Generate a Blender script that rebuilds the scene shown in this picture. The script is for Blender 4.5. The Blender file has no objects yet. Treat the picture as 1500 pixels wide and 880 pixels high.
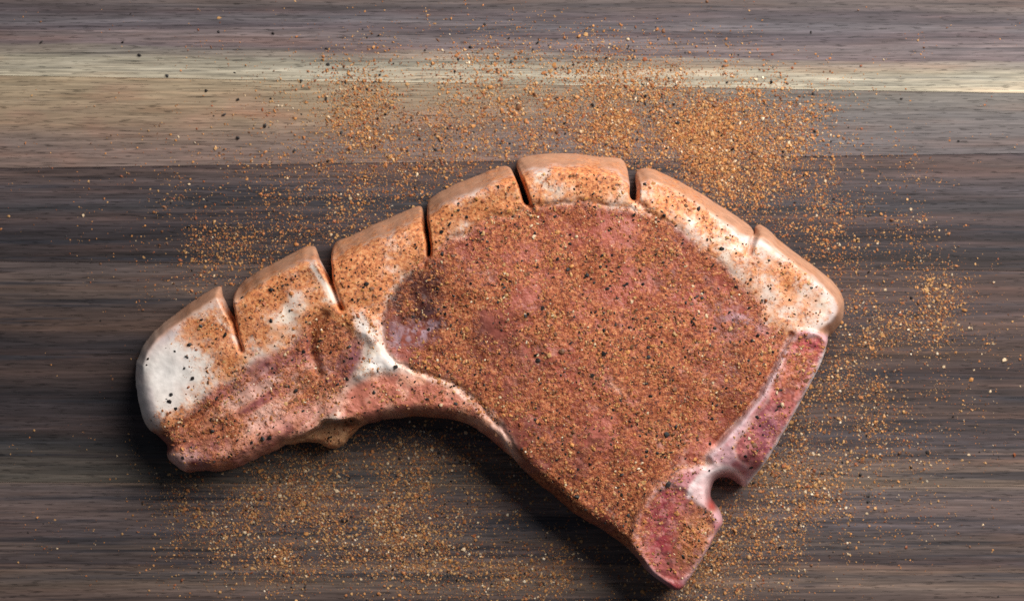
import bpy, math
import numpy as np

# ---------------------------------------------------------------- scale / camera / light / exposure
S = 0.0002                       # metres per unit of the chop's own drawing grid (1500 x 880 units = 30 x 17.6 cm of board)
CX, CY = 750.0, 440.0
scene = bpy.context.scene
R = math.radians

cam_d = bpy.data.cameras.new('camera'); cam = bpy.data.objects.new('camera', cam_d)
scene.collection.objects.link(cam); scene.camera = cam
CAM_H = 0.80
cam.location = (0, 0, CAM_H)
cam_d.sensor_width = 36; cam_d.lens = 36 * CAM_H / 0.3
cam_d.clip_start = 0.01; cam_d.clip_end = 20
cam_d.dof.use_dof = True; cam_d.dof.focus_distance = CAM_H - 0.018; cam_d.dof.aperture_fstop = 7.0

world = bpy.data.worlds.new('World'); scene.world = world; world.use_nodes = True
wb = world.node_tree.nodes['Background']
wb.inputs['Color'].default_value = (0.72, 0.82, 1.0, 1); wb.inputs['Strength'].default_value = 0.09

def area(name, loc, target, size, power, col):
    d = bpy.data.lights.new(name, 'AREA'); d.shape = 'RECTANGLE'; d.size, d.size_y = size
    d.energy = power; d.color = col
    o = bpy.data.objects.new(name, d); scene.collection.objects.link(o); o.location = loc
    from mathutils import Vector
    o.rotation_euler = (Vector(target) - Vector(loc)).to_track_quat('-Z', 'Y').to_euler()
    return o
area('window_light', (0.36, 0.40, 0.46), (0.05, 0.04, 0), (0.58, 0.54), 10.2, (1.0, 0.97, 0.935))

scene.cycles.filter_width = 1.5; scene.cycles.use_denoising = False
vs = scene.view_settings
vs.view_transform = 'Standard'; vs.look = 'None'; vs.exposure = 0.0; vs.gamma = 1.0; vs.use_curve_mapping = False

# ---------------------------------------------------------------- helpers
rng = np.random.default_rng(7)
def lin(c):
    c = np.asarray(c, float) / 255.0
    return np.where(c <= 0.04045, c / 12.92, ((c + 0.055) / 1.055) ** 2.4)
def rgba(c): l = lin(c); return (float(l[0]), float(l[1]), float(l[2]), 1.0)
def W(x, y, z=0.0):
    return ((x - CX) * S, (CY - y) * S, z * S)

_lat = np.random.default_rng(11).random((8, 256, 256)).astype(np.float32)
def vnoise(x, y, seed=0):
    L = _lat[seed % 8]
    xi = np.floor(x).astype(int); yi = np.floor(y).astype(int)
    fx = x - xi; fy = y - yi
    fx = fx * fx * fx * (fx * (fx * 6 - 15) + 10); fy = fy * fy * fy * (fy * (fy * 6 - 15) + 10)
    o = seed * 37
    a = L[(yi + o) % 256, (xi + o) % 256]; b = L[(yi + o) % 256, (xi + 1 + o) % 256]
    c = L[(yi + 1 + o) % 256, (xi + o) % 256]; d = L[(yi + 1 + o) % 256, (xi + 1 + o) % 256]
    return (a * (1 - fx) + b * fx) * (1 - fy) + (c * (1 - fx) + d * fx) * fy
def fbm(x, y, scale, seed=0, octv=4):
    v = 0; a = 1; t = 0; s = scale
    for k in range(octv):
        v = v + a * vnoise(x / s, y / s, seed + k); t += a; a *= 0.5; s *= 0.5
    return v / t                                  # 0..1, mean .5
def sstep(a, b, x):
    t = np.clip((x - a) / (b - a), 0, 1); return t * t * (3 - 2 * t)
def chaikin(P, n):
    P = np.asarray(P, float)
    for _ in range(n):
        Q = np.roll(P, -1, 0)
        P = np.stack([0.75 * P + 0.25 * Q, 0.25 * P + 0.75 * Q], 1).reshape(-1, 2)
    return P
def inside(P, x, y):
    r = np.zeros(x.shape, bool); n = len(P)
    for i in range(n):
        x1, y1 = P[i]; x2, y2 = P[(i + 1) % n]
        if y1 == y2: continue
        c = ((y1 > y) != (y2 > y)) & (x < (x2 - x1) * (y - y1) / (y2 - y1) + x1)
        r ^= c
    return r
def segdist(A, B, x, y, want_pt=False):
    """distance from points to the nearest of the segments A->B"""
    n = x.size; xf = x.ravel(); yf = y.ravel()
    D = np.empty(n); PX = np.empty(n); PY = np.empty(n)
    d = B - A; L2 = (d ** 2).sum(1) + 1e-12
    for s in range(0, n, 8000):
        xs = xf[s:s + 8000, None]; ys = yf[s:s + 8000, None]
        t = np.clip(((xs - A[:, 0]) * d[:, 0] + (ys - A[:, 1]) * d[:, 1]) / L2, 0, 1)
        qx = A[:, 0] + t * d[:, 0]; qy = A[:, 1] + t * d[:, 1]
        dd = (xs - qx) ** 2 + (ys - qy) ** 2
        k = dd.argmin(1); ar = np.arange(len(k))
        D[s:s + 8000] = np.sqrt(dd[ar, k]); PX[s:s + 8000] = qx[ar, k]; PY[s:s + 8000] = qy[ar, k]
    if want_pt: return D.reshape(x.shape), PX.reshape(x.shape), PY.reshape(x.shape)
    return D.reshape(x.shape)
def polydist(P, x, y, want_pt=False): return segdist(P, np.roll(P, -1, 0), x, y, want_pt)
def linedist(P, x, y):
    P = np.asarray(P, float); return segdist(P[:-1], P[1:], x, y)
def blur(a, sig):
    r = int(sig * 3) + 1; k = np.exp(-0.5 * (np.arange(-r, r + 1) / sig) ** 2); k /= k.sum()
    p = np.pad(a.astype(float), r, mode='edge')
    p = np.apply_along_axis(lambda m: np.convolve(m, k, 'valid'), 0, p)
    return np.apply_along_axis(lambda m: np.convolve(m, k, 'valid'), 1, p)
def gau(x, y, cx, cy, sx, sy, rot=0):
    c, s = math.cos(R(rot)), math.sin(R(rot)); dx = x - cx; dy = y - cy
    u = dx * c + dy * s; v = -dx * s + dy * c
    return np.exp(-0.5 * ((u / sx) ** 2 + (v / sy) ** 2))

def link_mesh(name, verts, tris, mat, parent=None, smooth=False, normals=None, cols=None, floats=None):
    me = bpy.data.meshes.new(name)
    verts = np.asarray(verts, np.float32); tris = np.asarray(tris, np.int32)
    me.vertices.add(len(verts)); me.vertices.foreach_set('co', verts.ravel())
    me.loops.add(tris.size); me.loops.foreach_set('vertex_index', tris.ravel())
    me.polygons.add(len(tris)); k = tris.shape[1]
    me.polygons.foreach_set('loop_start', np.arange(0, tris.size, k, dtype=np.int32))
    me.polygons.foreach_set('loop_total', np.full(len(tris), k, np.int32))
    me.update(calc_edges=True); me.validate()
    if cols is not None:
        at = me.attributes.new('pigment', 'FLOAT_COLOR', 'POINT')
        c4 = np.ones((len(verts), 4), np.float32); c4[:, :3] = cols
        at.data.foreach_set('color', c4.ravel())
    for nm, f in (floats or {}).items():
        at = me.attributes.new(nm, 'FLOAT', 'POINT'); at.data.foreach_set('value', np.asarray(f, np.float32))
    me.polygons.foreach_set('use_smooth', np.full(len(me.polygons), smooth, bool))
    if normals is not None and len(me.vertices) == len(normals):
        me.normals_split_custom_set_from_vertices(np.asarray(normals, float).tolist())
    me.materials.append(mat)
    o = bpy.data.objects.new(name, me); scene.collection.objects.link(o)
    if parent: o.parent = parent
    return o
def tag(o, label=None, cat=None, group=None, kind=None):
    if label: o['label'] = label
    if cat: o['category'] = cat
    if group: o['group'] = group
    if kind: o['kind'] = kind
def empty(name, loc=(0, 0, 0)):
    o = bpy.data.objects.new(name, None); scene.collection.objects.link(o); o.location = loc
    o.empty_display_size = 0.01; return o

class NT:
    """short-hand for node trees"""
    def __init__(s, name):
        s.m = bpy.data.materials.new(name); s.m.use_nodes = True; s.t = s.m.node_tree
        s.b = s.t.nodes['Principled BSDF']
    def put(s, sock, v):
        if isinstance(v, bpy.types.NodeSocket): s.t.links.new(v, sock)
        else: sock.default_value = v
    def n(s, typ, ins=None, out=0, **props):
        nd = s.t.nodes.new(typ)
        for k, v in props.items(): setattr(nd, k, v)
        for k, v in (ins or {}).items(): s.put(nd.inputs[k], v)
        return nd.outputs[out]
    def math(s, op, a, b=0.0, c=0.0, clamp=False):
        nd = s.t.nodes.new('ShaderNodeMath'); nd.operation = op; nd.use_clamp = clamp
        s.put(nd.inputs[0], a); s.put(nd.inputs[1], b); s.put(nd.inputs[2], c); return nd.outputs[0]
    def mapr(s, v, a, b, c=0.0, d=1.0, smooth=True):
        return s.n('ShaderNodeMapRange', {0: v, 1: a, 2: b, 3: c, 4: d}, interpolation_type='SMOOTHSTEP' if smooth else 'LINEAR')
    def mix(s, f, a, b, mode='MIX'):
        nd = s.t.nodes.new('ShaderNodeMix'); nd.data_type = 'RGBA'; nd.blend_type = mode
        s.put(nd.inputs[0], f); s.put(nd.inputs[6], a); s.put(nd.inputs[7], b); return nd.outputs[2]
    def noise(s, vec, scale, detail=2.0, rough=0.5, dist=0.0):
        return s.n('ShaderNodeTexNoise', {'Vector': vec, 'Scale': scale, 'Detail': detail, 'Roughness': rough, 'Distortion': dist})
    def scaled(s, vec, sc, loc=(0, 0, 0)):
        return s.n('ShaderNodeMapping', {'Vector': vec, 'Scale': sc, 'Location': loc})
    def grid_pos(s):                               # position in drawing units (0.2 mm)
        p = s.n('ShaderNodeNewGeometry'); return s.n('ShaderNodeVectorMath', {0: p, 3: 1 / S}, operation='SCALE')
    def ramp(s, f, stops, interp='LINEAR'):
        nd = s.t.nodes.new('ShaderNodeValToRGB'); cr = nd.color_ramp; cr.interpolation = interp
        while len(cr.elements) < len(stops): cr.elements.new(0.5)
        for e, (p, c) in zip(cr.elements, stops): e.position = p; e.color = c
        s.put(nd.inputs[0], f); return nd.outputs[0]

# ---------------------------------------------------------------- wooden board: strips glued side by side
# seams between strips, as y at the left and right end of the drawing grid
SEAMS = [(-520, -500), (-262, -270), (111, 137), (247, 225), (383, 397), (706, 712), (985, 975), (1260, 1275)]
XL, XR = -700, 2200
# each strip's own band colours from its far edge (0) to its near edge (1): (t, display colour)
STRIPS = [
    [(0, (92, 80, 76)), (.3, (70, 62, 62)), (.6, (110, 95, 86)), (1, (80, 72, 70))],
    [(0, (84, 78, 80)), (.3, (66, 60, 62)), (.6, (96, 86, 84)), (.70, (98, 90, 90)), (.735, (84, 78, 84)), (.78, (104, 100, 106)), (.81, (90, 83, 90)),
     (.84, (118, 109, 112)), (.875, (108, 98, 102)), (.885, (132, 125, 120)), (.905, (138, 132, 124)), (.925, (152, 149, 136)), (.945, (166, 162, 148)), (1, (170, 166, 150))],
    [(0, (160, 148, 126)), (.2, (152, 138, 118)), (.42, (146, 130, 112)), (.6, (132, 116, 106)), (.78, (122, 108, 104)), (1, (118, 104, 100))],
    [(0, (62, 58, 64)), (.10, (90, 82, 82)), (.28, (78, 76, 82)), (.42, (58, 60, 66)), (.52, (86, 78, 80)), (.62, (62, 60, 66)), (.72, (48, 47, 52)), (.8, (70, 66, 70)), (.9, (50, 48, 51)), (1, (70, 64, 64))],
    [(0, (84, 75, 74)), (.12, (84, 74, 73)), (.18, (76, 72, 76)), (.25, (92, 80, 76)), (.33, (70, 64, 66)), (.40, (90, 78, 72)), (.46, (64, 60, 64)), (.54, (86, 76, 74)), (.60, (64, 60, 62)),
     (.68, (94, 84, 82)), (.75, (64, 61, 64)), (.82, (82, 80, 86)), (.9, (106, 98, 94)), (.96, (104, 98, 94)), (1, (120, 112, 102))],
    [(0, (128, 118, 108)), (.04, (94, 90, 92)), (.14, (104, 96, 96)), (.24, (86, 84, 90)), (.34, (92, 86, 84)), (.42, (72, 69, 74)), (.46, (118, 106, 98)), (.50, (92, 88, 88)), (.56, (108, 100, 94)), (.63, (94, 86, 84)), (.8, (84, 74, 72)), (1, (100, 90, 84))],
    [(0, (80, 74, 74)), (.4, (100, 90, 84)), (.7, (70, 64, 64)), (1, (90, 80, 76))],
]
def wood_material(i):
    (ya0, ya1), (yb0, yb1) = SEAMS[i], SEAMS[i + 1]
    m = NT('walnut_strip'); P = m.grid_pos()
    sx = m.n('ShaderNodeSeparateXYZ', {0: P}); sep = sx.node
    gx = m.math('ADD', sep.outputs[0], CX); gy = m.math('SUBTRACT', CY, sep.outputs[1])
    off = (i * 13.7, i * 5.3, i * 2.1)
    warp = m.noise(m.scaled(P, (1 / 520, 1 / 55, 1), off), 1.0, 2.0)
    warp2 = m.noise(m.scaled(P, (1 / 160, 1 / 18, 1), off), 1.0, 2.0)
    gyw = m.math('ADD', gy, m.math('MULTIPLY', m.math('SUBTRACT', warp, 0.5), 46.0 if i != 2 else 40.0))
    gyw = m.math('ADD', gyw, m.math('MULTIPLY', m.math('SUBTRACT', warp2, 0.5), 10.0))
    ua = m.math('MULTIPLY_ADD', gx, (ya1 - ya0) / 1500, ya0); ub = m.math('MULTIPLY_ADD', gx, (yb1 - yb0) / 1500, yb0)
    t = m.math('DIVIDE', m.math('SUBTRACT', gyw, ua), m.math('SUBTRACT', ub, ua))
    if i == 1:      # the pale sapwood follows the glue line closely
        t0 = m.math('DIVIDE', m.math('SUBTRACT', gy, ua), m.math('SUBTRACT', ub, ua))
        k = m.mapr(t0, .86, .97); t = m.math('ADD', m.math('MULTIPLY', t, m.math('SUBTRACT', 1.0, k)), m.math('MULTIPLY', t0, k))
    warm = (.985, .90, .855) if i in (3, 4, 5) else (1.0, .965, .93)
    col = m.ramp(t, [(p, rgba([q * k_ for q, k_ in zip(c, warm)])) for p, c in STRIPS[i]])
    if i == 2:      # this strip is tan on the left and grey-brown on the right
        f = m.mapr(m.math('ADD', gx, m.math('MULTIPLY', m.math('SUBTRACT', warp, .5), 500)), 420, 1180)
        gr = m.ramp(t, [(0, rgba((108, 102, 96))), (.5, rgba((104, 97, 95))), (1, rgba((100, 92, 92)))])
        col = m.mix(f, col, gr)
        pk = m.noise(m.scaled(P, (1 / 130, 1 / 45, 1), off), 1.0, 2.0)
        col = m.mix(m.math('MULTIPLY', m.mapr(pk, .5, .75, 0, .45), m.math('SUBTRACT', 1.0, f)), col, rgba((150, 112, 96)))
    if i == 4:      # browner heartwood to the left, with light falloff and shade painted in darker
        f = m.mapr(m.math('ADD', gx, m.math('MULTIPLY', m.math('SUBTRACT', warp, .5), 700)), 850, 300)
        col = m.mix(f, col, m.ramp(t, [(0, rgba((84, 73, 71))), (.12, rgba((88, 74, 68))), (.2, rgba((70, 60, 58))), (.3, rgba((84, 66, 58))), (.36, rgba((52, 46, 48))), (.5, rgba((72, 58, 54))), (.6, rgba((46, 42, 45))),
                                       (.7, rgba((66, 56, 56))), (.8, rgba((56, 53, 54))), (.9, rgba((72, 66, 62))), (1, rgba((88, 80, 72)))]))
    # streaks, fibres, pores
    a = m.noise(m.scaled(P, (1 / 300, 1 / 8, 1), off), 1.0, 4.0, .65)
    b = m.noise(m.scaled(P, (1 / 80, 1 / 2.6, 1), off), 1.0, 3.0, .7)
    c = m.noise(m.scaled(P, (1 / 22, 1 / 2.0, 1), off), 1.0, 1.0, .5)
    hue = m.noise(m.scaled(P, (1 / 260, 1 / 22, 1), (off[0] + 40, 9, 0)), 1.0, 2.0, .5)
    amp = .75 if i in (3, 4, 5) else .6 if i == 1 else .4
    va = m.mapr(a, .28, .72, 1 - amp * .55, 1 + amp * .55, False); vb = m.mapr(b, .31, .69, .62, 1.38, False)
    v = m.math('MULTIPLY', va, vb)
    if i in (1, 3, 4, 5):
        dl_ = m.noise(m.scaled(P, (1 / 520, 1 / 13, 1), (off[0] + 3, off[1] + 8, 0)), 1.0, 4.0, .6)
        col = m.mix(m.mapr(dl_, .53, .63, 0, .68 if i > 2 else .4), col, rgba((46, 46, 52)))
        lt = m.noise(m.scaled(P, (1 / 420, 1 / 8, 1), (off[0] + 31, off[1] + 18, 0)), 1.0, 3.0, .6)
        col = m.mix(m.mapr(lt, .56, .70, 0, .55), col, m.mix(1.0, col, (1.55, 1.46, 1.40, 1), 'MULTIPLY'))
    pore = m.mapr(c, .60, .70, 0, 1)
    v = m.math('MULTIPLY', v, m.math('SUBTRACT', 1.0, m.math('MULTIPLY', pore, .5)))
    col = m.mix(1.0, col, m.n('ShaderNodeCombineColor', {0: v, 1: v, 2: v}), 'MULTIPLY')
    col = m.mix(m.mapr(hue, .5, .72, 0, .45), col, m.mix(1.0, col, (1.20, .92, .78, 1), 'MULTIPLY'))
    col = m.mix(m.mapr(hue, .5, .3, 0, .40), col, m.mix(1.0, col, (.90, .99, 1.08, 1), 'MULTIPLY'))
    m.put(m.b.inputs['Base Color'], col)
    m.put(m.b.inputs['Roughness'], m.mapr(b, .3, .7, .52, .70, False))
    m.b.inputs['Specular IOR Level'].default_value = .25
    h = m.math('SUBTRACT', m.math('ADD', m.math('MULTIPLY', b, .6), m.math('MULTIPLY', a, .4)), m.math('MULTIPLY', pore, .7))
    bp = m.n('ShaderNodeBump', {'Height': h, 'Strength': .35, 'Distance': .00015})
    m.put(m.b.inputs['Normal'], bp)
    return m.m

board = empty('wooden_board')
tag(board, 'dark brown wooden board of glued strips with one pale stripe, under the raw chop', 'board')
TH = 125.0          # 25 mm
for i in range(len(SEAMS) - 1):
    (a0, a1), (b0, b1) = SEAMS[i], SEAMS[i + 1]
    f = lambda s, e, x: s + (e - s) * x / 1500.0
    g, bev = 0.12, 0.7
    ys = {}
    xs = [XL, XR]
    prof = []       # cross-section going round: near-bottom, near-top, bevel ... (offset from far edge / near edge, z)
    for edge, off, z in (('a', g, -TH), ('a', g, -bev), ('a', g + bev * .5, 0), ('b', -g - bev * .5, 0), ('b', -g, -bev), ('b', -g, -TH)):
        prof.append((edge, off, z))
    V = []
    for x in xs:
        for e, o, z in prof:
            y = (f(a0, a1, x) if e == 'a' else f(b0, b1, x)) + o
            V.append(W(x, y, z))
    n = len(prof); F = []
    for k in range(n):
        k2 = (k + 1) % n
        F += [(k, k2, n + k2), (k, n + k2, n + k)]
    for k in range(1, n - 1):
        F += [(0, k + 1, k), (n, n + k, n + k + 1)]
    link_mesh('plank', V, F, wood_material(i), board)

# ---------------------------------------------------------------- the chop: outlines in drawing units
TAIL_TOP = [(197, 575), (194, 548), (197, 522), (210, 500), (230, 478), (262, 452), (295, 430), (308, 423), (319, 419)]
SLIT1 = [(323, 430), (332, 450), (344, 470), (348, 468), (346, 450), (344, 434)]
P2 = [(345, 421), (356, 408), (380, 394), (411, 378), (440, 364), (454, 359)]
SLIT2 = [(462, 363), (471, 386), (487, 416), (490, 414), (487, 385)]
P3 = [(486, 360), (494, 352), (520, 342), (547, 328), (580, 314), (608, 301)]
SLIT3 = [(617, 302), (622, 326), (626, 352), (627, 377), (632, 372), (630, 350), (627, 322)]
P4 = [(625, 296), (632, 288), (660, 272), (690, 259), (720, 248), (739, 241)]
SLIT4 = [(747, 245), (756, 262), (764, 285), (770, 301), (777, 299), (769, 278), (761, 256)]
P5 = [(757, 238), (762, 231), (780, 226), (806, 223), (840, 224), (875, 227), (908, 229)]
SLIT5 = [(918, 236), (921, 258), (920, 291), (932, 297), (933, 280), (931, 264)]
P6 = [(934, 250), (942, 245), (955, 245), (975, 253), (1009, 271), (1045, 293), (1082, 315), (1101, 328)]
SLIT6 = [(1104, 338), (1102, 346), (1107, 342)]
P7 = [(1110, 328), (1120, 327), (1147, 354), (1170, 371), (1193, 388), (1227, 414), (1240, 437), (1240, 466), (1226, 488), (1211, 496)]
BONE = [(1203, 530), (1180, 572), (1153, 622), (1126, 667), (1104, 702), (1096, 715), (1088, 713)]
NOTCH = [(1079, 705), (1070, 701), (1056, 701), (1047, 708), (1042, 720), (1044, 735), (1056, 748)]
CHINE = [(1061, 764), (1051, 778), (1035, 806), (1020, 832), (1006, 850), (997, 862), (987, 865), (977, 858)]
LOW = [(951, 840), (928, 810), (904, 790), (878, 774), (848, 758), (822, 734), (793, 713), (770, 690), (752, 672), (727, 650), (700, 628), (676, 618), (644, 612),
       (600, 611), (560, 615), (532, 622), (516, 633), (500, 650), (492, 656), (478, 656), (460, 648), (438, 649), (413, 654), (384, 667), (344, 685), (318, 690), (295, 690),
       (268, 694), (254, 684), (240, 669), (244, 657), (236, 646), (227, 636), (214, 631), (203, 606)]
OUT_ALL = chaikin(TAIL_TOP + SLIT1 + P2 + SLIT2 + P3 + SLIT3 + P4 + SLIT4 + P5 + SLIT5 + P6 + SLIT6 + P7 + BONE + NOTCH + CHINE + LOW, 2)
OUT_HULL = chaikin(TAIL_TOP + P2 + P3 + P4 + P5 + P6 + P7 + BONE + NOTCH + CHINE + LOW, 2)

for P_ in (OUT_ALL, OUT_HULL):
    px, py = P_[:, 0].copy(), P_[:, 1].copy()
    k_ = (.35 + .35 * sstep(560, 640, py)) * (1 - .6 * sstep(880, 960, px) * sstep(480, 540, py))
    P_[:, 0] += ((fbm(px, py, 13, 2, 2) - .5) * 6 + (fbm(px, py, 40, 4, 2) - .5) * 6) * k_
    P_[:, 1] += ((fbm(px, py, 13, 6, 2) - .5) * 6 + (fbm(px, py, 40, 0, 2) - .5) * 6) * k_
POLY = {}
POLY['loin'] = [(571, 433), (582, 418), (600, 396), (629, 377), (647, 360), (691, 335), (727, 320), (775, 305), (811, 303), (855, 297), (900, 302), (944, 309), (973, 329), (1020, 358), (1045, 380),
    (1064, 398), (1100, 431), (1118, 442), (1110, 460), (1125, 474), (1157, 488), (1142, 530), (1119, 580), (1087, 621), (1055, 653), (1020, 675), (983, 687), (957, 705), (940, 728), (925, 752),
    (915, 800), (905, 800), (870, 785), (815, 745), (765, 700), (756, 650), (731, 615), (705, 589), (676, 567), (644, 553), (589, 538), (575, 525), (562, 505), (558, 476), (563, 452)]
POLY['belly'] = [(215, 628), (235, 627), (262, 613), (300, 585), (340, 552), (375, 527), (420, 512), (450, 484), (458, 468), (480, 462), (512, 470), (528, 495), (534, 520), (528, 548), (505, 566), (495, 612), (450, 635), (405, 665), (330, 710), (230, 710)]
POLY['seam'] = [(512, 452), (543, 456), (558, 476), (562, 505), (575, 525), (594, 541), (574, 547), (550, 543), (522, 552), (538, 524), (545, 508), (524, 490)]
POLY['rim'] = [(505, 566), (524, 553), (545, 546), (575, 549), (592, 539), (644, 553), (676, 567), (705, 589), (731, 615), (756, 650), (766, 702), (700, 660), (600, 630), (510, 645), (494, 612)]
POLY['flap'] = [(400, 680), (414, 650), (450, 632), (490, 617), (512, 614), (533, 620), (525, 650), (500, 670), (470, 670)]
POLY['rib_bone'] = [(1159, 485), (1172, 480), (1214, 492), (1225, 500), (1210, 545), (1170, 620), (1120, 705), (1097, 730), (1086, 712), (1072, 690), (1055, 678), (1030, 670), (1048, 648), (1078, 616), (1110, 574), (1136, 524)]
POLY['chine_bone'] = [(940, 728), (957, 705), (983, 687), (1035, 672), (1012, 700), (1006, 722), (1018, 742), (1042, 735), (1056, 745), (1075, 765), (1040, 830), (1000, 880), (975, 870), (940, 840), (915, 800), (925, 752)]
POLY['cartilage'] = [(1035, 672), (1055, 676), (1074, 684), (1094, 704), (1096, 725), (1050, 745), (1018, 744), (1004, 724), (1010, 700)]
POLY['rib_marrow'] = [(1163, 492), (1201, 493), (1194, 535), (1169, 588), (1141, 638), (1112, 688), (1092, 680), (1064, 663), (1088, 624), (1119, 580), (1142, 532)]
POLY['chine_marrow'] = [(946, 736), (966, 708), (996, 708), (1014, 742), (1048, 752), (1040, 782), (1010, 830), (990, 852), (966, 846), (934, 802), (930, 762)]
CUTS = [[(320, 380), (336, 430), (345, 466), (352, 495), (392, 535)], [(474, 330), (480, 380), (490, 420), (500, 445), (515, 475)], [(623, 280), (625, 330), (630, 372), (600, 410)],
        [(748, 220), (756, 250), (771, 300), (778, 330)], [(924, 210), (926, 296), (936, 330)], [(1112, 310), (1104, 335), (1098, 356), (1080, 400), (1060, 420)]]

G = 1.75
xs = np.arange(184, 1252, G); ys = np.arange(214, 880, G)
X, Y = np.meshgrid(xs, ys)
D, QX, QY = polydist(OUT_ALL, X, Y, True)
IN = inside(OUT_ALL, X, Y)
sd = np.where(IN, D, -D)
dh = polydist(OUT_HULL, X, Y); dh = np.where(inside(OUT_HULL, X, Y), dh, 0)
near = np.abs(sd) < 0.62 * G
Xs = np.where(near, QX, X); Ys = np.where(near, QY, Y)
dA = np.where(near, 0, np.maximum(sd, 0)); dH = np.where(near & (dh < G), 0, dh)

# region labels
Xw = X + (fbm(X, Y, 34, 1, 3) - .5) * 22 + (fbm(X, Y, 11, 4, 2) - .5) * 9
Yw = Y + (fbm(X, Y, 34, 5, 3) - .5) * 22 + (fbm(X, Y, 11, 7, 2) - .5) * 9
LAB = np.zeros(X.shape, int)            # 0..6: fat pieces
for c in CUTS:
    c = np.array(c, float); LAB += (X > np.interp(Y, c[:, 1], c[:, 0]))
NAMES = {k: 'fat_piece' for k in range(7)}
ids = {}
for k, nm in enumerate(['loin', 'belly', 'seam', 'rim', 'flap', 'rib_bone', 'chine_bone', 'cartilage', 'rib_marrow', 'chine_marrow']):
    ids[nm] = 10 + k
    w_ = .9 if nm == 'chine_marrow' else .3 if 'bone' in nm or nm == 'cartilage' else .75
    LAB[inside(chaikin(POLY[nm], 1), X + (Xw - X) * w_, Y + (Yw - Y) * w_)] = 10 + k
M = {nm: blur(LAB == i, 1.3 if ('bone' in nm or 'marrow' in nm or nm == 'cartilage') else 2.4) for nm, i in ids.items()}
FAT = blur(LAB < 7, 2.4)

# ---- heights (drawing units; 100 = 20 mm)
H = 100 + 0 * X
H += 13 * gau(X, Y, 850, 470, 210, 130, 25)
H -= 16 * sstep(480, 200, X)                       # thinner towards the belly end
H += 5 * blur(FAT, 6)
blk = np.array([0, 7, -3, 8, 2, -6, 3.])[np.minimum(LAB, 6)] * (LAB < 7); H += blur(blk, 1.5) * sstep(60, 25, dh)
H -= 10 * sstep(780, 870, Y)
bone = np.clip(M['rib_bone'] + M['chine_bone'] + M['rib_marrow'] + M['chine_marrow'] + M['cartilage'], 0, 1)
marrow = M['rib_marrow'] + M['chine_marrow']
H += 9 * bone - 3 * marrow
H += 6 * M['seam']
lump = (fbm(X, Y, 90, 1, 3) - .5) * 12 + (fbm(X, Y, 26, 3, 3) - .5) * 5 * (1 - .4 * M['loin']) * (1 - .6 * FAT)
H += lump * (1 - .6 * bone)
H += (fbm(X, Y, 9, 5, 3) - .5) * 2.2 * (1 - .3 * M['loin']) * (1 - .8 * FAT) * (1 - .2 * bone)
th = R(-33); U = X * math.cos(th) + Y * math.sin(th); Vv = -X * math.sin(th) + Y * math.cos(th)
H += M['belly'] * (fbm(U / 5, Vv, 16, 2, 3) - .5) * 6     # muscle strands of the belly end
# creases
loinP = chaikin(POLY['loin'], 1)
dl = polydist(loinP, X + .6 * (Xw - X), Y + .6 * (Yw - Y)); crease = np.exp(-(dl / 4.0) ** 2)
H -= 4 * crease * (1 - .8 * blur(bone, 4)) * sstep(700, 640, Y) * (1 - .85 * sstep(930, 1010, X))
for pts, w, dep in [([(346, 466), (352, 495), (358, 512)], 3.0, 14), ([(489, 415), (498, 440), (503, 452)], 3.5, 16), ([(630, 374), (622, 388)], 3, 9), ([(773, 300), (778, 306)], 3, 7),
                    ([(926, 295), (940, 305)], 5, 8), ([(1102, 344), (1096, 358), (1092, 372)], 3.5, 14), ([(478, 462), (462, 480), (458, 510), (470, 545)], 7, 9),
                    ([(240, 640), (300, 606), (345, 570), (392, 535)], 4, 3), ([(246, 657), (280, 645), (310, 630)], 3.5, 5), ([(1153, 490), (1132, 528), (1106, 576), (1074, 616), (1044, 648)], 4.0, 9)]:
    d_ = linedist(pts, X, Y); H -= dep * np.exp(-(d_ / w) ** 2)

H -= 58 * gau(X, Y, 1088, 708, 26, 20) + 12 * gau(X, Y, 1052, 768, 20, 20)
# ---- edge rounding
top_fat = sstep(70, 20, dh) * FAT
bone_b = blur(np.isin(LAB, [15, 16, 17, 18, 19]), 4)
notch_b = gau(X, Y, 1052, 708, 30, 26)
flap = M['flap']
Rr = 24 + 8 * sstep(.2, .9, blur(FAT, 8)) - 15 * bone_b * (1 - notch_b) + 4 * notch_b
Rr = np.clip(Rr, 5, 40)
ze = .30 + .25 * bone_b * (1 - notch_b) - .1 * notch_b
t = 1 - np.clip(dH / Rr, 0, 1)
prof = ze + (1 - ze) * np.sqrt(np.clip(1 - t * t, 0, 1))
q_ = np.clip(dH / (blur(np.array([17, 25, 30, 27, 31, 22, 20.])[np.minimum(LAB, 6)], 5) + (fbm(X, Y, 50, 2, 2) - .5) * 9), 0, 1); fz = .20 + .78 * (1 - (1 - q_) ** 1.35) + .02 * sstep(1, 1.6, dH / 21)
wf = sstep(.3, .8, blur(FAT, 8)) * (1 - sstep(520, 565, Y) * sstep(330, 280, X)); prof = blur(prof * (1 - wf) + fz * wf, .8)
Z = H * prof
t2 = 1 - np.clip(dA / 4.5, 0, 1)
Z *= (.80 + .20 * np.sqrt(np.clip(1 - t2 * t2, 0, 1)))
fl = sstep(.35, .75, flap)
Z = Z * (1 - fl) + (Z * .0 + (52 + lump * .8) * (.55 + .45 * np.sqrt(np.clip(1 - (1 - np.clip(dH / 10, 0, 1)) ** 2, 0, 1)))) * fl

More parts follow.
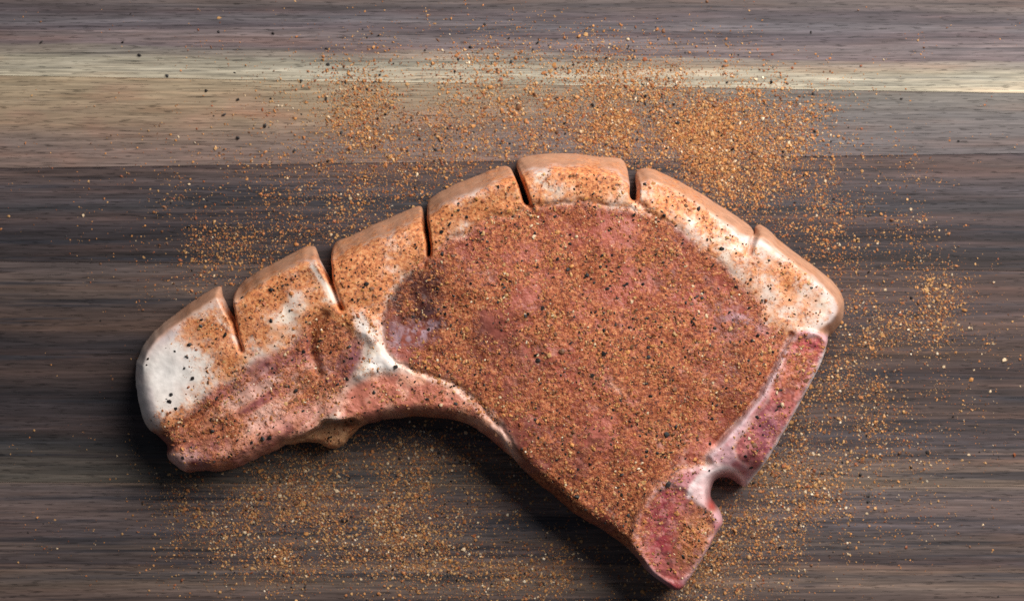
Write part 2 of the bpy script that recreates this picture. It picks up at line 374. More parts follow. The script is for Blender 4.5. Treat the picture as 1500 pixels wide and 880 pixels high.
# ---- pigment
def C(c): return lin(c)[None, None, :]
def mixc(a, b, f): return a + (b - a) * np.clip(f, 0, 1)[..., None]
n1 = fbm(X, Y, 60, 4, 4); n2 = fbm(X, Y, 22, 6, 4); n3 = fbm(X, Y, 8, 2, 3)
fat_c = mixc(C((236, 214, 198)) + 0 * X[..., None], C((240, 222, 202)), sstep(.4, .65, n1))
fat_c = mixc(fat_c, C((222, 180, 158)), sstep(.52, .75, n2) * .7)
fat_c = mixc(fat_c, C((236, 230, 224)), gau(X, Y, 250, 540, 55, 45, -45) * .9)
fat_c = mixc(fat_c, C((200, 180, 182)), sstep(38, 26, dh) * sstep(8, 18, dh) * .6 * sstep(.3, .6, n1))  # lavender sky sheen along the bevel, painted into the fat colour
fat_c = mixc(fat_c, C((182, 124, 88)), sstep(27, 17, dh + (n2 - .5) * 14) * .85 * (1 - np.clip(1.3 * gau(X, Y, 205, 570, 40, 50), 0, 1)))                       # tan skin along the outer edge
lean = mixc(C((168, 86, 70)) + 0 * X[..., None], C((124, 54, 38)), sstep(.45, .75, n1))
lean = mixc(lean, C((200, 122, 106)), sstep(.48, .74, fbm(X, Y, 34, 7, 4)) * .42)
dark = np.clip(1.4 * gau(X, Y, 612, 425, 45, 34, -35) + .8 * gau(X, Y, 685, 500, 45, 34) + .6 * gau(X, Y, 790, 655, 60, 24, 40) + .7 * gau(X, Y, 1075, 540, 22, 40) + .5 * gau(X, Y, 900, 735, 50, 20, 30) + .4 * gau(X, Y, 970, 345, 40, 22, 35), 0, 1)
lean = mixc(lean, C((66, 32, 28)), dark * (.5 + 1.2 * n2))
lean = mixc(lean, C((176, 150, 160)), np.clip(gau(X, Y, 614, 487, 24, 11, -25) + .6 * gau(X, Y, 580, 492, 9, 20) + .8 * gau(X, Y, 1085, 470, 26, 10, 20), 0, 1) * sstep(.42, .6, n3) * .8)  # pale lavender patches: gloss reflections painted into the lean colour
vein = np.exp(-((fbm(X, Y, 80, 3, 4) - .5) / .012) ** 2); lean = mixc(lean, C((216, 166, 150)), vein * .4 * np.clip(1 - 2 * dark, 0, 1))
br = sstep(.55, .68, fbm(X, Y, 70, 6, 3)) * sstep(.42, .6, fbm(X, Y, 14, 1, 3)); lean = mixc(lean, C((84, 42, 30)), br * .6)
lean = mixc(lean, C((222, 176, 156)), np.clip(gau(X, Y, 900, 565, 12, 5, 40) + gau(X, Y, 955, 622, 10, 8) + gau(X, Y, 1035, 560, 14, 5, 50), 0, 1) * .7)
st = fbm(U / 5, Vv, 18, 3, 3)
bel = mixc(C((206, 136, 116)) + 0 * X[..., None], C((134, 66, 72)), sstep(.50, .64, st) * .8)
bel = mixc(bel, C((232, 194, 176)), sstep(.50, .38, st) * .55)
bel = mixc(bel, C((120, 74, 84)), .7 * gau(X, Y, 492, 530, 26, 16, -30) + .6 * gau(X, Y, 405, 532, 40, 12, -35) + .5 * gau(X, Y, 262, 640, 24, 10, -30))
bel = mixc(bel, C((92, 52, 34)), .9 * np.clip(gau(X, Y, 472, 505, 16, 40, 10), 0, 1) * sstep(.35, .6, n2))
bel = mixc(bel, C((142, 74, 78)), .6 * np.exp(-(linedist([(238, 640), (300, 592), (345, 558), (400, 530), (452, 498)], X, Y) / 13) ** 2) * sstep(.3, .55, n2 + .1))
bel = mixc(bel, C((224, 160, 142)), .8 * np.exp(-(linedist([(330, 664), (400, 622), (470, 594), (525, 582)], X, Y) / 11) ** 2))
bel = mixc(bel, C((124, 78, 92)), .7 * gau(X, Y, 505, 512, 20, 26, 20) * sstep(.3, .6, n2 + .1))
bel = mixc(bel, C((224, 176, 168)), .8 * gau(X, Y, 275, 672, 22, 10, -20)); bel = mixc(bel, C((120, 30, 34)), gau(X, Y, 288, 677, 6, 4))
rimc = mixc(C((196, 118, 98)) + 0 * X[..., None], C((222, 160, 138)), sstep(.45, .7, n2))
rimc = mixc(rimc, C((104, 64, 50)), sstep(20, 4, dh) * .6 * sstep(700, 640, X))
bonec = mixc(C((206, 158, 162)) + 0 * X[..., None], C((190, 112, 116)), sstep(.42, .68, n2))
bonec = mixc(bonec, C((168, 106, 88)), sstep(958, 934, X) * .8)
cart = C((228, 192, 190)) + 0 * X[..., None]
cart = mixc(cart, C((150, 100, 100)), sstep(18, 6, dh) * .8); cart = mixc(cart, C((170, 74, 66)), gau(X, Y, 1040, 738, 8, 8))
mar = mixc(C((204, 116, 112)) + 0 * X[..., None], C((164, 78, 84)), sstep(.45, .65, n2))
mar = mixc(mar, C((198, 88, 96)), gau(X, Y, 1182, 505, 20, 18)); mar = mixc(mar, C((186, 104, 60)), .8 * gau(X, Y, 1158, 548, 18, 32, 25))
mar = mixc(mar, C((126, 48, 58)), sstep(.5, .66, fbm(X, Y, 30, 3, 3)) * .5)
mar = mixc(mar, C((120, 70, 92)), .8 * gau(X, Y, 1122, 622, 14, 26, 30))
mar = mixc(mar, C((196, 140, 78)), .9 * gau(X, Y, 1014, 782, 20, 32, 25)); mar = mixc(mar, C((146, 42, 58)), .8 * gau(X, Y, 968, 775, 16, 32))
mar = mixc(mar, C((206, 138, 132)), sstep(.54, .66, n3) * .6); mar = mixc(mar, C((92, 38, 44)), sstep(.44, .34, fbm(X, Y, 7, 0, 2)) * .6)
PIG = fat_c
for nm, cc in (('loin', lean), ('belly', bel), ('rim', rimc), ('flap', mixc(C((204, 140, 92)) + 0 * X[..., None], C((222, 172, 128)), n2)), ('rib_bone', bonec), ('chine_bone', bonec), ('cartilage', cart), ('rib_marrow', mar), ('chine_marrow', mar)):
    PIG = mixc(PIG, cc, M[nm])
PIG = mixc(PIG, C((244, 236, 230)), M['seam'] * .8 * sstep(.3, .6, n2 + .08))
# white membrane line round the eye of the loin
PIG = mixc(PIG, C((238, 208, 190)), np.exp(-((dl - 4) / 5.0) ** 2) * (1 - M['loin']) * .6 * (1 - blur(bone, 3)))
PIG = mixc(PIG, C((236, 206, 190)), np.exp(-(linedist([(592, 540), (644, 553), (676, 567), (705, 589), (731, 617)], X, Y) / 5.0) ** 2) * .85)
PIG = mixc(PIG, C((236, 228, 226)), np.exp(-(linedist([(1206, 512), (1178, 572), (1151, 622), (1124, 666), (1101, 704)], X, Y) / 5.0) ** 2) * .95)
PIG = mixc(PIG, C((206, 170, 168)), np.exp(-(linedist([(1057, 768), (1034, 804), (1006, 846)], X, Y) / 7.0) ** 2) * .85)
PIG = mixc(PIG, C((150, 44, 48)), .8 * gau(X, Y, 985, 852, 14, 10))

# ---- how much spice rub lies where
SP = .84 * M['loin'] + .54 * M['belly'] + .44 * M['rim'] + .65 * M['flap'] + .34 * (M['rib_bone'] + M['chine_bone']) + .52 * marrow + .62 * M['seam'] * sstep(.1, .5, 1 - gau(X, Y, 530, 480, 12, 22) - gau(X, Y, 570, 522, 22, 18, 40)) + .05 * M['cartilage'] + .70 * FAT
SP += (fbm(X, Y, 48, 2, 4) - .5) * .95
SP -= FAT * (.70 * gau(X, Y, 232, 545, 46, 30, -50) + .25 * gau(X, Y, 280, 570, 36, 30) + .32 * gau(X, Y, 1180, 455, 55, 26, 30) + .3 * gau(X, Y, 1090, 325, 20, 18) + .5 * gau(X, Y, 1126, 362, 18, 14, 40) + .35 * gau(X, Y, 425, 455, 25, 12, -25) + .4 * gau(X, Y, 780, 262, 14, 22))
SP += FAT * (.25 * gau(X, Y, 430, 425, 60, 26, -25) + .25 * gau(X, Y, 555, 390, 50, 25, -25) + .25 * gau(X, Y, 690, 310, 50, 22, -25) + .3 * gau(X, Y, 850, 262, 60, 16) + .25 * gau(X, Y, 1000, 300, 60, 22, 35))
SP -= .38 * sstep(28, 18, dh + (n2 - .5) * 10) * FAT
SP -= .22 * M['loin'] * sstep(.46, .72, fbm(X, Y, 34, 7, 4))
SP -= .15 * dark * M['loin']
SP += .45 * gau(X, Y, 478, 505, 22, 36, 10) + .3 * gau(X, Y, 1016, 785, 18, 28, 25) + .3 * gau(X, Y, 1156, 548, 14, 26, 25)
SP -= .35 * M['loin'] * (gau(X, Y, 614, 487, 24, 12, -25) + .7 * gau(X, Y, 1085, 470, 40, 18))
SP += .4 * gau(X, Y, 925, 760, 14, 34, -10) + .3 * gau(X, Y, 965, 705, 24, 10, -30)
SP += .35 * gau(X, Y, 945, 770, 16, 50, -8) + .25 * np.exp(-(dl / 9) ** 2) * sstep(640, 690, Y) * sstep(900, 930, X)
SP -= .6 * (np.exp(-(linedist([(461, 390), (477, 414), (496, 440)], X, Y) / 5) ** 2) + .5 * np.exp(-(linedist([(322, 468), (340, 480), (352, 500)], X, Y) / 5) ** 2))
SP = np.clip(SP, 0, 1.1)

WL_ = np.exp(-(linedist([(461, 390), (477, 414), (496, 440)], X, Y) / 4) ** 2) + np.exp(-(linedist([(322, 468), (340, 480), (352, 500)], X, Y) / 5) ** 2) * .8 + np.exp(-(linedist([(578, 424), (602, 400), (628, 380)], X, Y) / 4) ** 2) * .8
# the rub also tints the pale fat it lies on
PIG = mixc(PIG, C((224, 150, 96)), sstep(.40, .94, blur(SP, 6) + (n3 - .5) * .5 + (n2 - .5) * .8) * .75 * (1 - .65 * FAT * sstep(26, 16, dh)) * np.clip(FAT + M['seam'] * .9 + .7 * M['rim'] + .5 * M['belly'], 0, 1))
PIG = mixc(PIG, C((242, 226, 212)), WL_ * .85 * FAT)
PIG = mixc(PIG, C((238, 214, 212)), np.exp(-(linedist([(1005, 722), (1008, 708), (1019, 697), (1037, 687), (1055, 682), (1074, 687), (1087, 699), (1093, 712)], X, Y) / 3.5) ** 2) * .95)
PIG = mixc(PIG, C((226, 196, 198)), np.exp(-(linedist([(1157, 486), (1138, 526), (1113, 576), (1081, 618), (1051, 650), (1032, 668)], X, Y) / 3.0) ** 2) * .8)

# ---------------------------------------------------------------- triangulate, wall, split by region
ny, nx = X.shape
idx = np.arange(ny * nx).reshape(ny, nx)
okv = (IN | near).ravel()
a = idx[:-1, :-1].ravel(); b = idx[:-1, 1:].ravel(); c = idx[1:, 1:].ravel(); d = idx[1:, :-1].ravel()
T = np.concatenate([np.stack([a, d, c], 1), np.stack([a, c, b], 1)])        # counter-clockwise seen from above
T = T[okv[T].all(1)]
vx = Xs.ravel(); vy = Ys.ravel(); vz = Z.ravel()
allsn = near.ravel()[T].all(1)
cxm = vx[T].mean(1); cym = vy[T].mean(1)
keep = np.ones(len(T), bool); keep[allsn] = inside(OUT_ALL, cxm[allsn], cym[allsn])
T = T[keep]
ar = (vx[T[:, 1]] - vx[T[:, 0]]) * (vy[T[:, 2]] - vy[T[:, 0]]) - (vy[T[:, 1]] - vy[T[:, 0]]) * (vx[T[:, 2]] - vx[T[:, 0]])
T = T[np.abs(ar) > 1e-3]
tl = LAB.ravel()[T]; tlab = np.where(tl[:, 1] == tl[:, 2], tl[:, 1], tl[:, 0])
VX = np.stack([vx, vy, vz], 1)
pig = PIG.reshape(-1, 3); spc = SP.ravel(); edge_d = dh.ravel()
# side wall
E = np.concatenate([T[:, [0, 1]], T[:, [1, 2]], T[:, [2, 0]]]); EL = np.tile(tlab, 3)
key = E[:, 0].astype(np.int64) * (ny * nx) + E[:, 1]; rkey = E[:, 1].astype(np.int64) * (ny * nx) + E[:, 0]
bd = ~np.isin(key, rkey); BE = E[bd]; BL = EL[bd]
ev = VX[BE[:, 1], :2] - VX[BE[:, 0], :2]
on = np.stack([-ev[:, 1], ev[:, 0]], 1)          # outward (y axis points down in drawing units)
nrm = np.zeros((len(VX), 2)); np.add.at(nrm, BE[:, 0], on); np.add.at(nrm, BE[:, 1], on)
bv = np.unique(BE); nn = nrm[bv]; nn /= np.linalg.norm(nn, axis=1)[:, None] + 1e-9
# make sure it points out of the outline
test = inside(OUT_ALL, VX[bv, 0] + nn[:, 0] * 1.2, VX[bv, 1] + nn[:, 1] * 1.2)
if test.mean() > .5: nn = -nn
remap = -np.ones(len(VX), int); rings = []
base = len(VX); parts_v = [VX]; parts_p = [pig]; parts_s = [spc]; parts_e = [edge_d]
for k, (off, zf) in enumerate([(0.8, .68), (-0.3, .36), (-4.0, 0.0)]):
    r = VX[bv].copy(); r[:, :2] += nn * off; r[:, 2] = np.maximum(r[:, 2] * zf, .15)
    m_ = remap.copy(); m_[bv] = base + np.arange(len(bv)); rings.append(m_); base += len(bv)
    parts_v.append(r); parts_p.append(pig[bv] * 1.0); parts_s.append(spc[bv] * .4); parts_e.append(edge_d[bv])
ident = np.arange(len(VX))
prev = ident; WT = []; WL = []
for m_ in rings:
    p0, p1 = BE[:, 0], BE[:, 1]
    WT += [np.stack([prev[p0], m_[p0], m_[p1]], 1), np.stack([prev[p0], m_[p1], prev[p1]], 1)]; WL += [BL, BL]
    prev = m_
VX = np.concatenate(parts_v); pig = np.concatenate(parts_p); spc = np.concatenate(parts_s); edge_d = np.concatenate(parts_e)
WT = np.concatenate(WT); WL = np.concatenate(WL)
KCH = (CAM_H - 0.0105) / CAM_H                 # the chop is drawn at its mid height, so a little smaller than on the board
def world_of(V):
    return np.stack([(V[:, 0] - CX) * S * KCH, (CY - V[:, 1]) * S * KCH, V[:, 2] * S], 1)
WV = world_of(VX)
def fnorm(F): return np.cross(WV[F[:, 1]] - WV[F[:, 0]], WV[F[:, 2]] - WV[F[:, 0]])
if fnorm(T)[:, 2].mean() < 0: T = T[:, ::-1]
# wall winding: outward
fn = fnorm(WT); cen = WV[WT].mean(1)
o2 = np.zeros((len(VX), 2)); 
for m_ in [ident] + rings: o2[m_[bv]] = nn
ow = o2[WT].mean(1); flip = (fn[:, 0] * ow[:, 0] - fn[:, 1] * ow[:, 1]) < 0
WT[flip] = WT[flip][:, ::-1]
AT = np.concatenate([T, WT]); AL = np.concatenate([tlab, WL])
fn = fnorm(AT); VN = np.zeros_like(WV)
for k in range(3): np.add.at(VN, AT[:, k], fn)
VN /= np.linalg.norm(VN, axis=1)[:, None] + 1e-12

# rind = the outer band of each fat piece; stray crumbs of a region join their neighbour
FL_ = AL + np.where((AL < 7) & (edge_d[AT].max(1) < 14), 100, 0)
for _ in range(6):
    comp = np.arange(len(VX) * 1)
    lab_ids = np.unique(FL_); small = np.zeros(len(AT), bool)
    for L in lab_ids:
        s_ = np.where(FL_ == L)[0]; F = AT[s_]; u, inv = np.unique(F, return_inverse=True); inv = inv.reshape(-1, 3)
        c_ = np.arange(len(u))
        while True:
            mn = c_[inv].min(1); n_c = c_.copy()
            for k in range(3): np.minimum.at(n_c, inv[:, k], mn)
            n_c = n_c[n_c]
            if (n_c == c_).all(): break
            c_ = n_c
        tc = c_[inv[:, 0]]; ids_, cnt = np.unique(tc, return_counts=True)
        if len(ids_) > 1: small[s_[tc != ids_[cnt.argmax()]]] = True
    if not small.any(): break
    vl = -np.ones(len(VX), int); big = ~small
    for k in range(3): vl[AT[big, k]] = FL_[big]
    cur = FL_[small]; vv = vl[AT[small]]; vv = np.where(vv == cur[:, None], -1, vv); cand = vv.max(1); FL_[small] = np.where(cand >= 0, cand, cur)

# ---- flesh materials
def flesh(name, powder, rough, bump, pscale=1.0, sheen=.4):
    m = NT(name); P = m.grid_pos()
    pg = m.n('ShaderNodeAttribute', attribute_name='pigment'); sp = m.n('ShaderNodeAttribute', attribute_name='rub', out=2)
    f1 = m.noise(P, 1 / 7.0, 3.0, .62); f2 = m.noise(P, 1 / 14.0, 3.0, .6); f3 = m.noise(P, 1 / 2.6, 2.0, .6); f4 = m.noise(P, 1 / 16.0, 3.0, .6)
    v = m.mapr(f2, .3, .7, .86, 1.12, False)
    col = m.mix(1.0, pg, m.n('ShaderNodeCombineColor', {0: v, 1: v, 2: v}), 'MULTIPLY')
    # dusting of ground spice: dense where 'rub' is high
    s = m.math('MULTIPLY_ADD', sp, .62 * pscale, m.math('MULTIPLY_ADD', f1, .75, m.math('MULTIPLY', f4, .55)))
    cov = m.mapr(s, .86, 1.22, 0, .88)
    hue = m.noise(P, 1 / 5.2, 3.0, .65)
    pc = m.ramp(hue, [(.34, rgba((62, 28, 16))), (.43, rgba(powder[0])), (.54, rgba(powder[1])), (.66, rgba(powder[2])), (.75, rgba((226, 186, 130)))])
    col = m.mix(cov, col, pc)
    m.put(m.b.inputs['Base Color'], col)
    m.put(m.b.inputs['Roughness'], m.math('ADD', m.mapr(f2, .3, .7, rough - .1, rough + .1, False), m.math('MULTIPLY', cov, .25)))
    m.b.inputs['Specular IOR Level'].default_value = sheen
    h = m.math('ADD', m.math('MULTIPLY', f1, .5), m.math('MULTIPLY', m.math('MULTIPLY', f3, cov), 1.1))
    m.put(m.b.inputs['Normal'], m.n('ShaderNodeBump', {'Height': h, 'Strength': bump, 'Distance': .0006}))
    return m.m
ORANGE = [(136, 66, 38), (182, 100, 58), (208, 140, 92)]
LIGHT = [(186, 100, 52), (216, 134, 76), (230, 166, 112)]
mat_lean = flesh('raw_lean_meat', ORANGE, .42, .6)
mat_fat = flesh('raw_pork_fat', LIGHT, .42, .25, 1.0, .4)
mat_rind = flesh('pork_rind', LIGHT, .55, .3, 1.0, .3)
mat_bone = flesh('cut_bone', ORANGE, .40, .5, .8)

chop = empty('pork_chop')
tag(chop, 'raw bone-in pork chop with scored fat edge under an orange spice rub', 'pork chop')
def part(name, sel, mat, parent, label=None):
    F = AT[sel]
    if len(F) == 0: return None
    u, inv = np.unique(F, return_inverse=True)
    o = link_mesh(name, WV[u], inv.reshape(-1, 3), mat, parent, True, VN[u], pig[u], {'rub': spc[u]})
    if label: o['label'] = label
    return o
FATLAB = ['bare white fat at the narrow belly end', None, None, None, 'topmost block of fat between two deep cuts', None, 'pale fat at the corner beside the rib bone']
for k in range(7):
    fp = part('fat_piece', FL_ == k, mat_fat, chop, FATLAB[k])
    part('rind', FL_ == k + 100, mat_rind, fp)
part('loin_meat', FL_ == ids['loin'], mat_lean, chop)
part('belly_meat', FL_ == ids['belly'], mat_lean, chop, 'streaky purple and orange meat of the narrow end')
part('fat_seam', FL_ == ids['seam'], mat_fat, chop)
part('lower_muscle', FL_ == ids['rim'], mat_lean, chop)
part('meat_flap', FL_ == ids['flap'], mat_lean, chop)
rb = part('rib_bone', FL_ == ids['rib_bone'], mat_bone, chop)
part('marrow', FL_ == ids['rib_marrow'], mat_bone, rb)
cb = part('chine_bone', FL_ == ids['chine_bone'], mat_bone, chop)
part('marrow', FL_ == ids['chine_marrow'], mat_bone, cb)
part('cartilage', FL_ == ids['cartilage'], mat_bone, chop)

# ---------------------------------------------------------------- spice grains
ICO_V = []
ph = (1 + 5 ** .5) / 2
for s1 in (-1, 1):
    for s2 in (-1, 1): ICO_V += [(0, s1, s2 * ph), (s1, s2 * ph, 0), (s2 * ph, 0, s1)]
ICO_V = np.array(ICO_V, float); ICO_V /= np.linalg.norm(ICO_V[0])
ICO_F = []
for i in range(12):
    for j in range(i + 1, 12):
        for k in range(j + 1, 12):
            e = [np.linalg.norm(ICO_V[p] - ICO_V[q]) for p, q in ((i, j), (j, k), (i, k))]
            if max(e) < 1.2:
                nrm_ = np.cross(ICO_V[j] - ICO_V[i], ICO_V[k] - ICO_V[i])
                ICO_F.append((i, j, k) if nrm_ @ ICO_V[i] > 0 else (i, k, j))
ICO_F = np.array(ICO_F)
OCT_V = np.array([(1, 0, 0), (-1, 0, 0), (0, 1, 0), (0, -1, 0), (0, 0, 1), (0, 0, -1)], float)
OCT_F = np.array([(0, 2, 4), (2, 1, 4), (1, 3, 4), (3, 0, 4), (2, 0, 5), (1, 2, 5), (3, 1, 5), (0, 3, 5)])
def rot_mats(n):
    q = rng.normal(size=(n, 4)); q /= np.linalg.norm(q, axis=1)[:, None]; w, x, y, z = q.T
    return np.stack([np.stack([1 - 2 * (y * y + z * z), 2 * (x * y - z * w), 2 * (x * z + y * w)], 1), np.stack([2 * (x * y + z * w), 1 - 2 * (x * x + z * z), 2 * (y * z - x * w)], 1),
                     np.stack([2 * (x * z - y * w), 2 * (y * z + x * w), 1 - 2 * (x * x + y * y)], 1)], 1)
def grain_mesh(pos, rad, cols, BV, BF, flat=.55, sink=.3):
    """pos: world xyz of the surface under each grain; rad in metres"""
    n = len(pos)
    v = np.repeat(BV[None], n, 0) * (1 + rng.uniform(-.45, .45, (n, len(BV), 1)))
    v = v * rng.uniform(.45, 1.35, (n, 1, 3))
    v = np.einsum('nij,nkj->nki', rot_mats(n), v)
    v[:, :, 2] *= flat
    v *= rad[:, None, None]
    v[:, :, 2] -= v[:, :, 2].min(1)[:, None] + (rad * sink)[:, None]
    v += pos[:, None, :]
    f = BF[None] + (np.arange(n) * len(BV))[:, None, None]
    return v.reshape(-1, 3), f.reshape(-1, 3), np.repeat(cols, len(BV), 0)
PAL = np.array([lin(c) for c in [(194, 148, 96), (178, 114, 66), (208, 180, 144), (120, 80, 54), (30, 26, 25), (150, 84, 50), (194, 134, 76), (236, 214, 184)]])
def colours(n, w):
    k = rng.choice(len(PAL), n, p=np.array(w) / sum(w)); c = PAL[k] * rng.uniform(.8, 1.15, (n, 1)); return np.clip(c, 0, .95), k
def grain_material(name, rough):
    m = NT(name); pg = m.n('ShaderNodeAttribute', attribute_name='pigment'); P = m.grid_pos()
    v = m.mapr(m.noise(P, 1 / 1.6, 2.0), .3, .7, .82, 1.16, False)
    m.put(m.b.inputs['Base Color'], m.mix(1.0, pg, m.n('ShaderNodeCombineColor', {0: v, 1: v, 2: v}), 'MULTIPLY'))
    m.b.inputs['Roughness'].default_value = rough; m.b.inputs['Specular IOR Level'].default_value = .35
    return m.m
mat_grain = grain_material('ground_spice', .55)
mat_pepper = grain_material('black_pepper', .5)

# on the board
CL = [(1000, 170, 50, 25, 220), (960, 200, 60, 22, 200), (820, 95, 90, 28, 220), (1030, 205, 45, 25, 250), (1065, 255, 30, 22, 160), (525, 175, 22, 30, 120), (1020, 190, 90, 45, 950), (900, 175, 110, 42, 950), (800, 170, 60, 50, 330), (1080, 240, 55, 45, 380), (1170, 205, 30, 45, 240), (1040, 140, 26, 18, 110), (860, 150, 130, 40, 350),
      (530, 170, 32, 42, 230), (545, 245, 60, 45, 320), (600, 220, 110, 65, 330), (700, 170, 100, 55, 280), (480, 300, 110, 55, 330), (315, 365, 55, 35, 150), (420, 320, 150, 60, 200), (470, 230, 90, 80, 150),
      (1200, 290, 80, 55, 280), (1190, 340, 80, 60, 160), (1362, 440, 28, 32, 150), (1265, 560, 55, 65, 480), (1170, 655, 55, 60, 380), (1110, 745, 65, 45, 520), (1040, 835, 45, 35, 520), (1200, 720, 80, 60, 230),
      (1340, 560, 80, 100, 140), (1290, 470, 60, 50, 160), (410, 755, 70, 45, 800), (405, 800, 28, 22, 220), (590, 770, 36, 38, 380), (530, 705, 130, 45, 500), (700, 725, 100, 60, 260), (790, 850, 60, 25, 230),
      (640, 830, 130, 28, 270), (290, 740, 40, 60, 120), (850, 850, 70, 25, 120), (720, 140, 200, 60, 180), (560, 660, 90, 25, 200)]
bx, by, bw = [], [], []
for (cx_, cy_, sx_, sy_, n_) in CL:
    n_ = int(n_ * 3.0); bx.append(rng.normal(cx_, sx_, n_)); by.append(rng.normal(cy_, sy_, n_)); bw.append(np.full(n_, 1.0 if cy_ < 450 else 0.0))
n_ = 420; bx.append(rng.uniform(0, 1500, n_)); by.append(rng.uniform(0, 880, n_)); bw.append(np.full(n_, .3))
bx = np.concatenate(bx); by = np.concatenate(by); bw = np.concatenate(bw)
# grains gather in little clumps
cl = fbm(bx, by, 26, 3, 3); kp = rng.random(len(bx)) < .10 + 1.0 * sstep(.29, .63, .6 * cl + .4 * fbm(bx, by, 60, 6, 2))
okb = kp & ~inside(OUT_HULL, CX + (bx - CX) / KCH, CY + (by - CY) / KCH) & (by > -60) & (by < 940) & (bx > -60) & (bx < 1560)
bx, by, bw = bx[okb], by[okb], bw[okb]
def board_pos(x, y): return np.stack([(x - CX) * S, (CY - y) * S, 0 * x], 1)
n_ = len(bx); rad = np.clip(rng.lognormal(math.log(1.32), .28, n_), .6, 2.9) * S
c1, _ = colours(n_, (24, 28, 4, 14, 6, 10, 22, 1)); c2, _ = colours(n_, (30, 18, 9, 16, 6, 8, 20, 3))
cc = np.where((rng.random(n_) < bw)[:, None], c1, c2)
v1, f1_, k1 = grain_mesh(board_pos(bx, by), rad, cc, ICO_V, ICO_F)
PF = np.array([(204, 81), (320, 47), (478, 72), (441, 119), (344, 107), (245, 111), (302, 133), (349, 146), (313, 170), (348, 202), (571, 72), (555, 52), (1188, 48), (1072, 80), (1065, 121), (1130, 121), (945, 152), (935, 148), (790, 195), (180, 62)], float)
v0, f0_, k0 = grain_mesh(board_pos(PF[:, 0], PF[:, 1]), rng.uniform(1.7, 2.5, len(PF)) * S, np.repeat(lin((32, 28, 28))[None], len(PF), 0), ICO_V, ICO_F, flat=.6)
v1, f1_, k1 = np.concatenate([v1, v0]), np.concatenate([f1_, f0_ + len(v1)]), np.concatenate([k1, k0])
# finer dust around them
nd = 90000; kk = rng.integers(0, n_, nd); dx = bx[kk] + rng.normal(0, 13, nd); dy = by[kk] + rng.normal(0, 12, nd)
od = ~inside(OUT_HULL, CX + (dx - CX) / KCH, CY + (dy - CY) / KCH); dx, dy = dx[od], dy[od]
cd, _ = colours(len(dx), (26, 30, 3, 18, 2, 12, 20, 0)); cd = cd * .95
v2, f2_, k2 = grain_mesh(board_pos(dx, dy), rng.uniform(.45, 1.15, len(dx)) * S, cd, OCT_V, OCT_F)
g = link_mesh('spilled_spice', np.concatenate([v1, v2]), np.concatenate([f1_, f2_ + len(v1)]), mat_grain, cols=np.concatenate([k1, k2]))
tag(g, 'fine orange and tan ground spice spilled on the wooden board around the raw chop', 'spice', kind='stuff')

# on the chop
def bil(A, x, y):
    u = np.clip((x - xs[0]) / G, 0, nx - 1.001); v = np.clip((y - ys[0]) / G, 0, ny - 1.001)
    i = v.astype(int); j = u.astype(int); fu = u - j; fv = v - i
    return (A[i, j] * (1 - fu) + A[i, j + 1] * fu) * (1 - fv) + (A[i + 1, j] * (1 - fu) + A[i + 1, j + 1] * fu) * fv
def scatter(n, dens):
    x = rng.uniform(190, 1245, n); y = rng.uniform(220, 870, n)
    ok = (bil(sd, x, y) > 3) & (rng.random(n) < np.clip(bil(dens, x, y), 0, 1))
    x, y = x[ok], y[ok]; z = bil(Z, x, y)
    return x, y, world_of(np.stack([x, y, z], 1))
slope = np.hypot(*np.gradient(Z, G)); flatm = sstep(1.6, .6, slope)
clump = fbm(X, Y, 18, 4, 3)
dens = np.clip(SP, 0, 1) ** 1.5 * sstep(.3, .6, clump) * flatm * (.35 + .65 * (1 - FAT) )
x, y, p = scatter(66000, dens)
c_, _ = colours(len(x), (14, 30, 4, 26, 9, 30, 15, 1))
v1, f1_, k1 = grain_mesh(p, np.clip(rng.lognormal(math.log(1.48), .33, len(x)), .7, 3.4) * S, c_, ICO_V, ICO_F, sink=.5)
x, y, p = scatter(60000, np.clip(SP * 1.1, 0, 1) * flatm * (.4 + .6 * (1 - FAT)))
c_, _ = colours(len(x), (12, 28, 3, 30, 9, 30, 12, 1))
v2, f2_, k2 = grain_mesh(p, rng.uniform(.5, 1.1, len(x)) * S, c_, OCT_V, OCT_F, sink=.4)
g = link_mesh('spice_rub', np.concatenate([v1, v2]), np.concatenate([f1_, f2_ + len(v1)]), mat_grain, cols=np.concatenate([k1, k2]))
tag(g, 'orange ground spice rub sprinkled over the top of the raw pork chop', 'spice', kind='stuff')
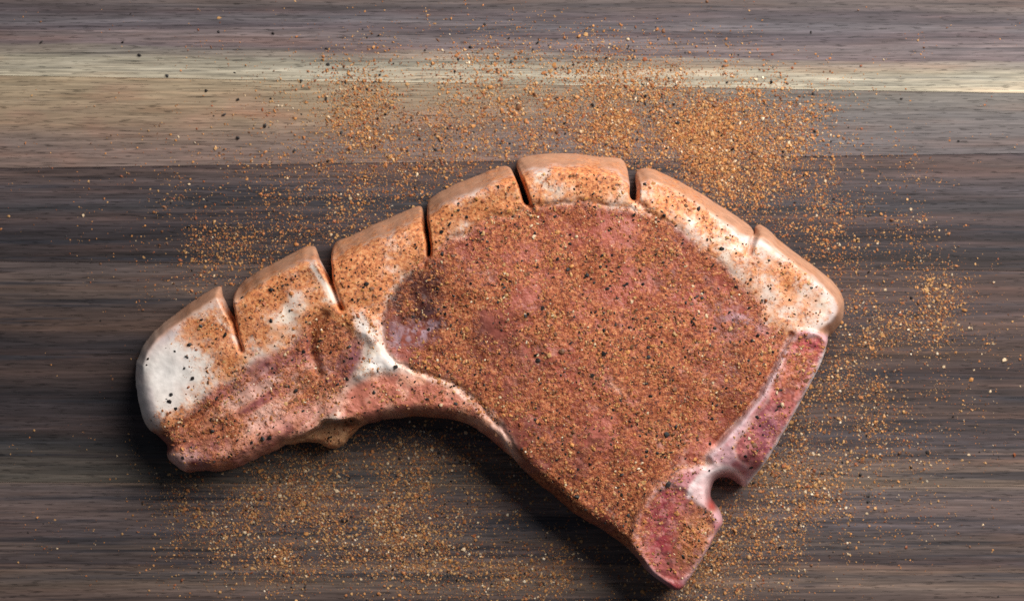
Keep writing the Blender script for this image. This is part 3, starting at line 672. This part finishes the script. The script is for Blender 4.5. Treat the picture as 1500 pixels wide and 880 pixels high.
x, y, p = scatter(5200, flatm * np.clip(.10 + .18 * M['loin'] + .16 * FAT * sstep(.2, .5, SP) + .2 * M['belly'] + .12 * M['rim'], 0, 1))
c_ = np.clip(lin((34, 28, 26))[None] * rng.uniform(.5, 1.6, (len(x), 1)), 0, 1)
v1, f1_, k1 = grain_mesh(p, np.clip(rng.lognormal(math.log(1.7), .3, len(x)), .9, 3.2) * S, c_, ICO_V, ICO_F, sink=.4)
g = link_mesh('ground_pepper', v1, f1_, mat_pepper, cols=k1)
tag(g, 'coarse ground black pepper specks scattered over the top of the raw chop', 'pepper', kind='stuff')

# the big black pepper flakes on the board, one by one
FL = [(61, 62, 4.2, 'black pepper flake lying alone near the upper left corner of the board'),
      (400, 49, 4.2, 'black pepper flake on the grey strip above the pale stripe, left of centre'),
      (481, 95, 4.6, 'large black pepper flake on the pale stripe, straight above the left spice cluster'),
      (549, 120, 4.2, 'black pepper flake on the lower edge of the pale stripe, by the left spice cluster'),
      (328, 168, 4.6, 'large black pepper flake on the tan strip, left of all the spilled spice'),
      (478, 144, 4.4, 'dark pepper flake at the upper left tip of the left orange spice cluster'),
      (388, 185, 4.2, 'black pepper flake at the bottom of the tan strip, left of the left spice cluster'),
      (431, 221, 3.8, 'black pepper flake just above the dark strip, below and left of the left spice cluster'),
      (710, 36, 3.8, 'black pepper flake nearest the top edge of the photo at its middle'),
      (868, 153, 4.6, 'large black pepper flake in the orange spice straight above the topmost fat block'),
      (1320, 145, 3.2, 'small black pepper flake just under the pale stripe at the far right'),
      (1272, 726, 3.6, 'black pepper flake lying alone on the board right of the bone notch')]
for (fx, fy, fr, lab) in FL:
    v, f, k = grain_mesh(np.zeros((1, 3)), np.array([fr * .68 * S]), np.clip(lin((46, 40, 38))[None], 0, 1), ICO_V, ICO_F, flat=.6, sink=.1)
    o = link_mesh('pepper_flake', v, f, mat_pepper, cols=k)
    o.location = W(fx, fy, 0)
    tag(o, lab, 'pepper flake', 'coarse black pepper flakes on the board')
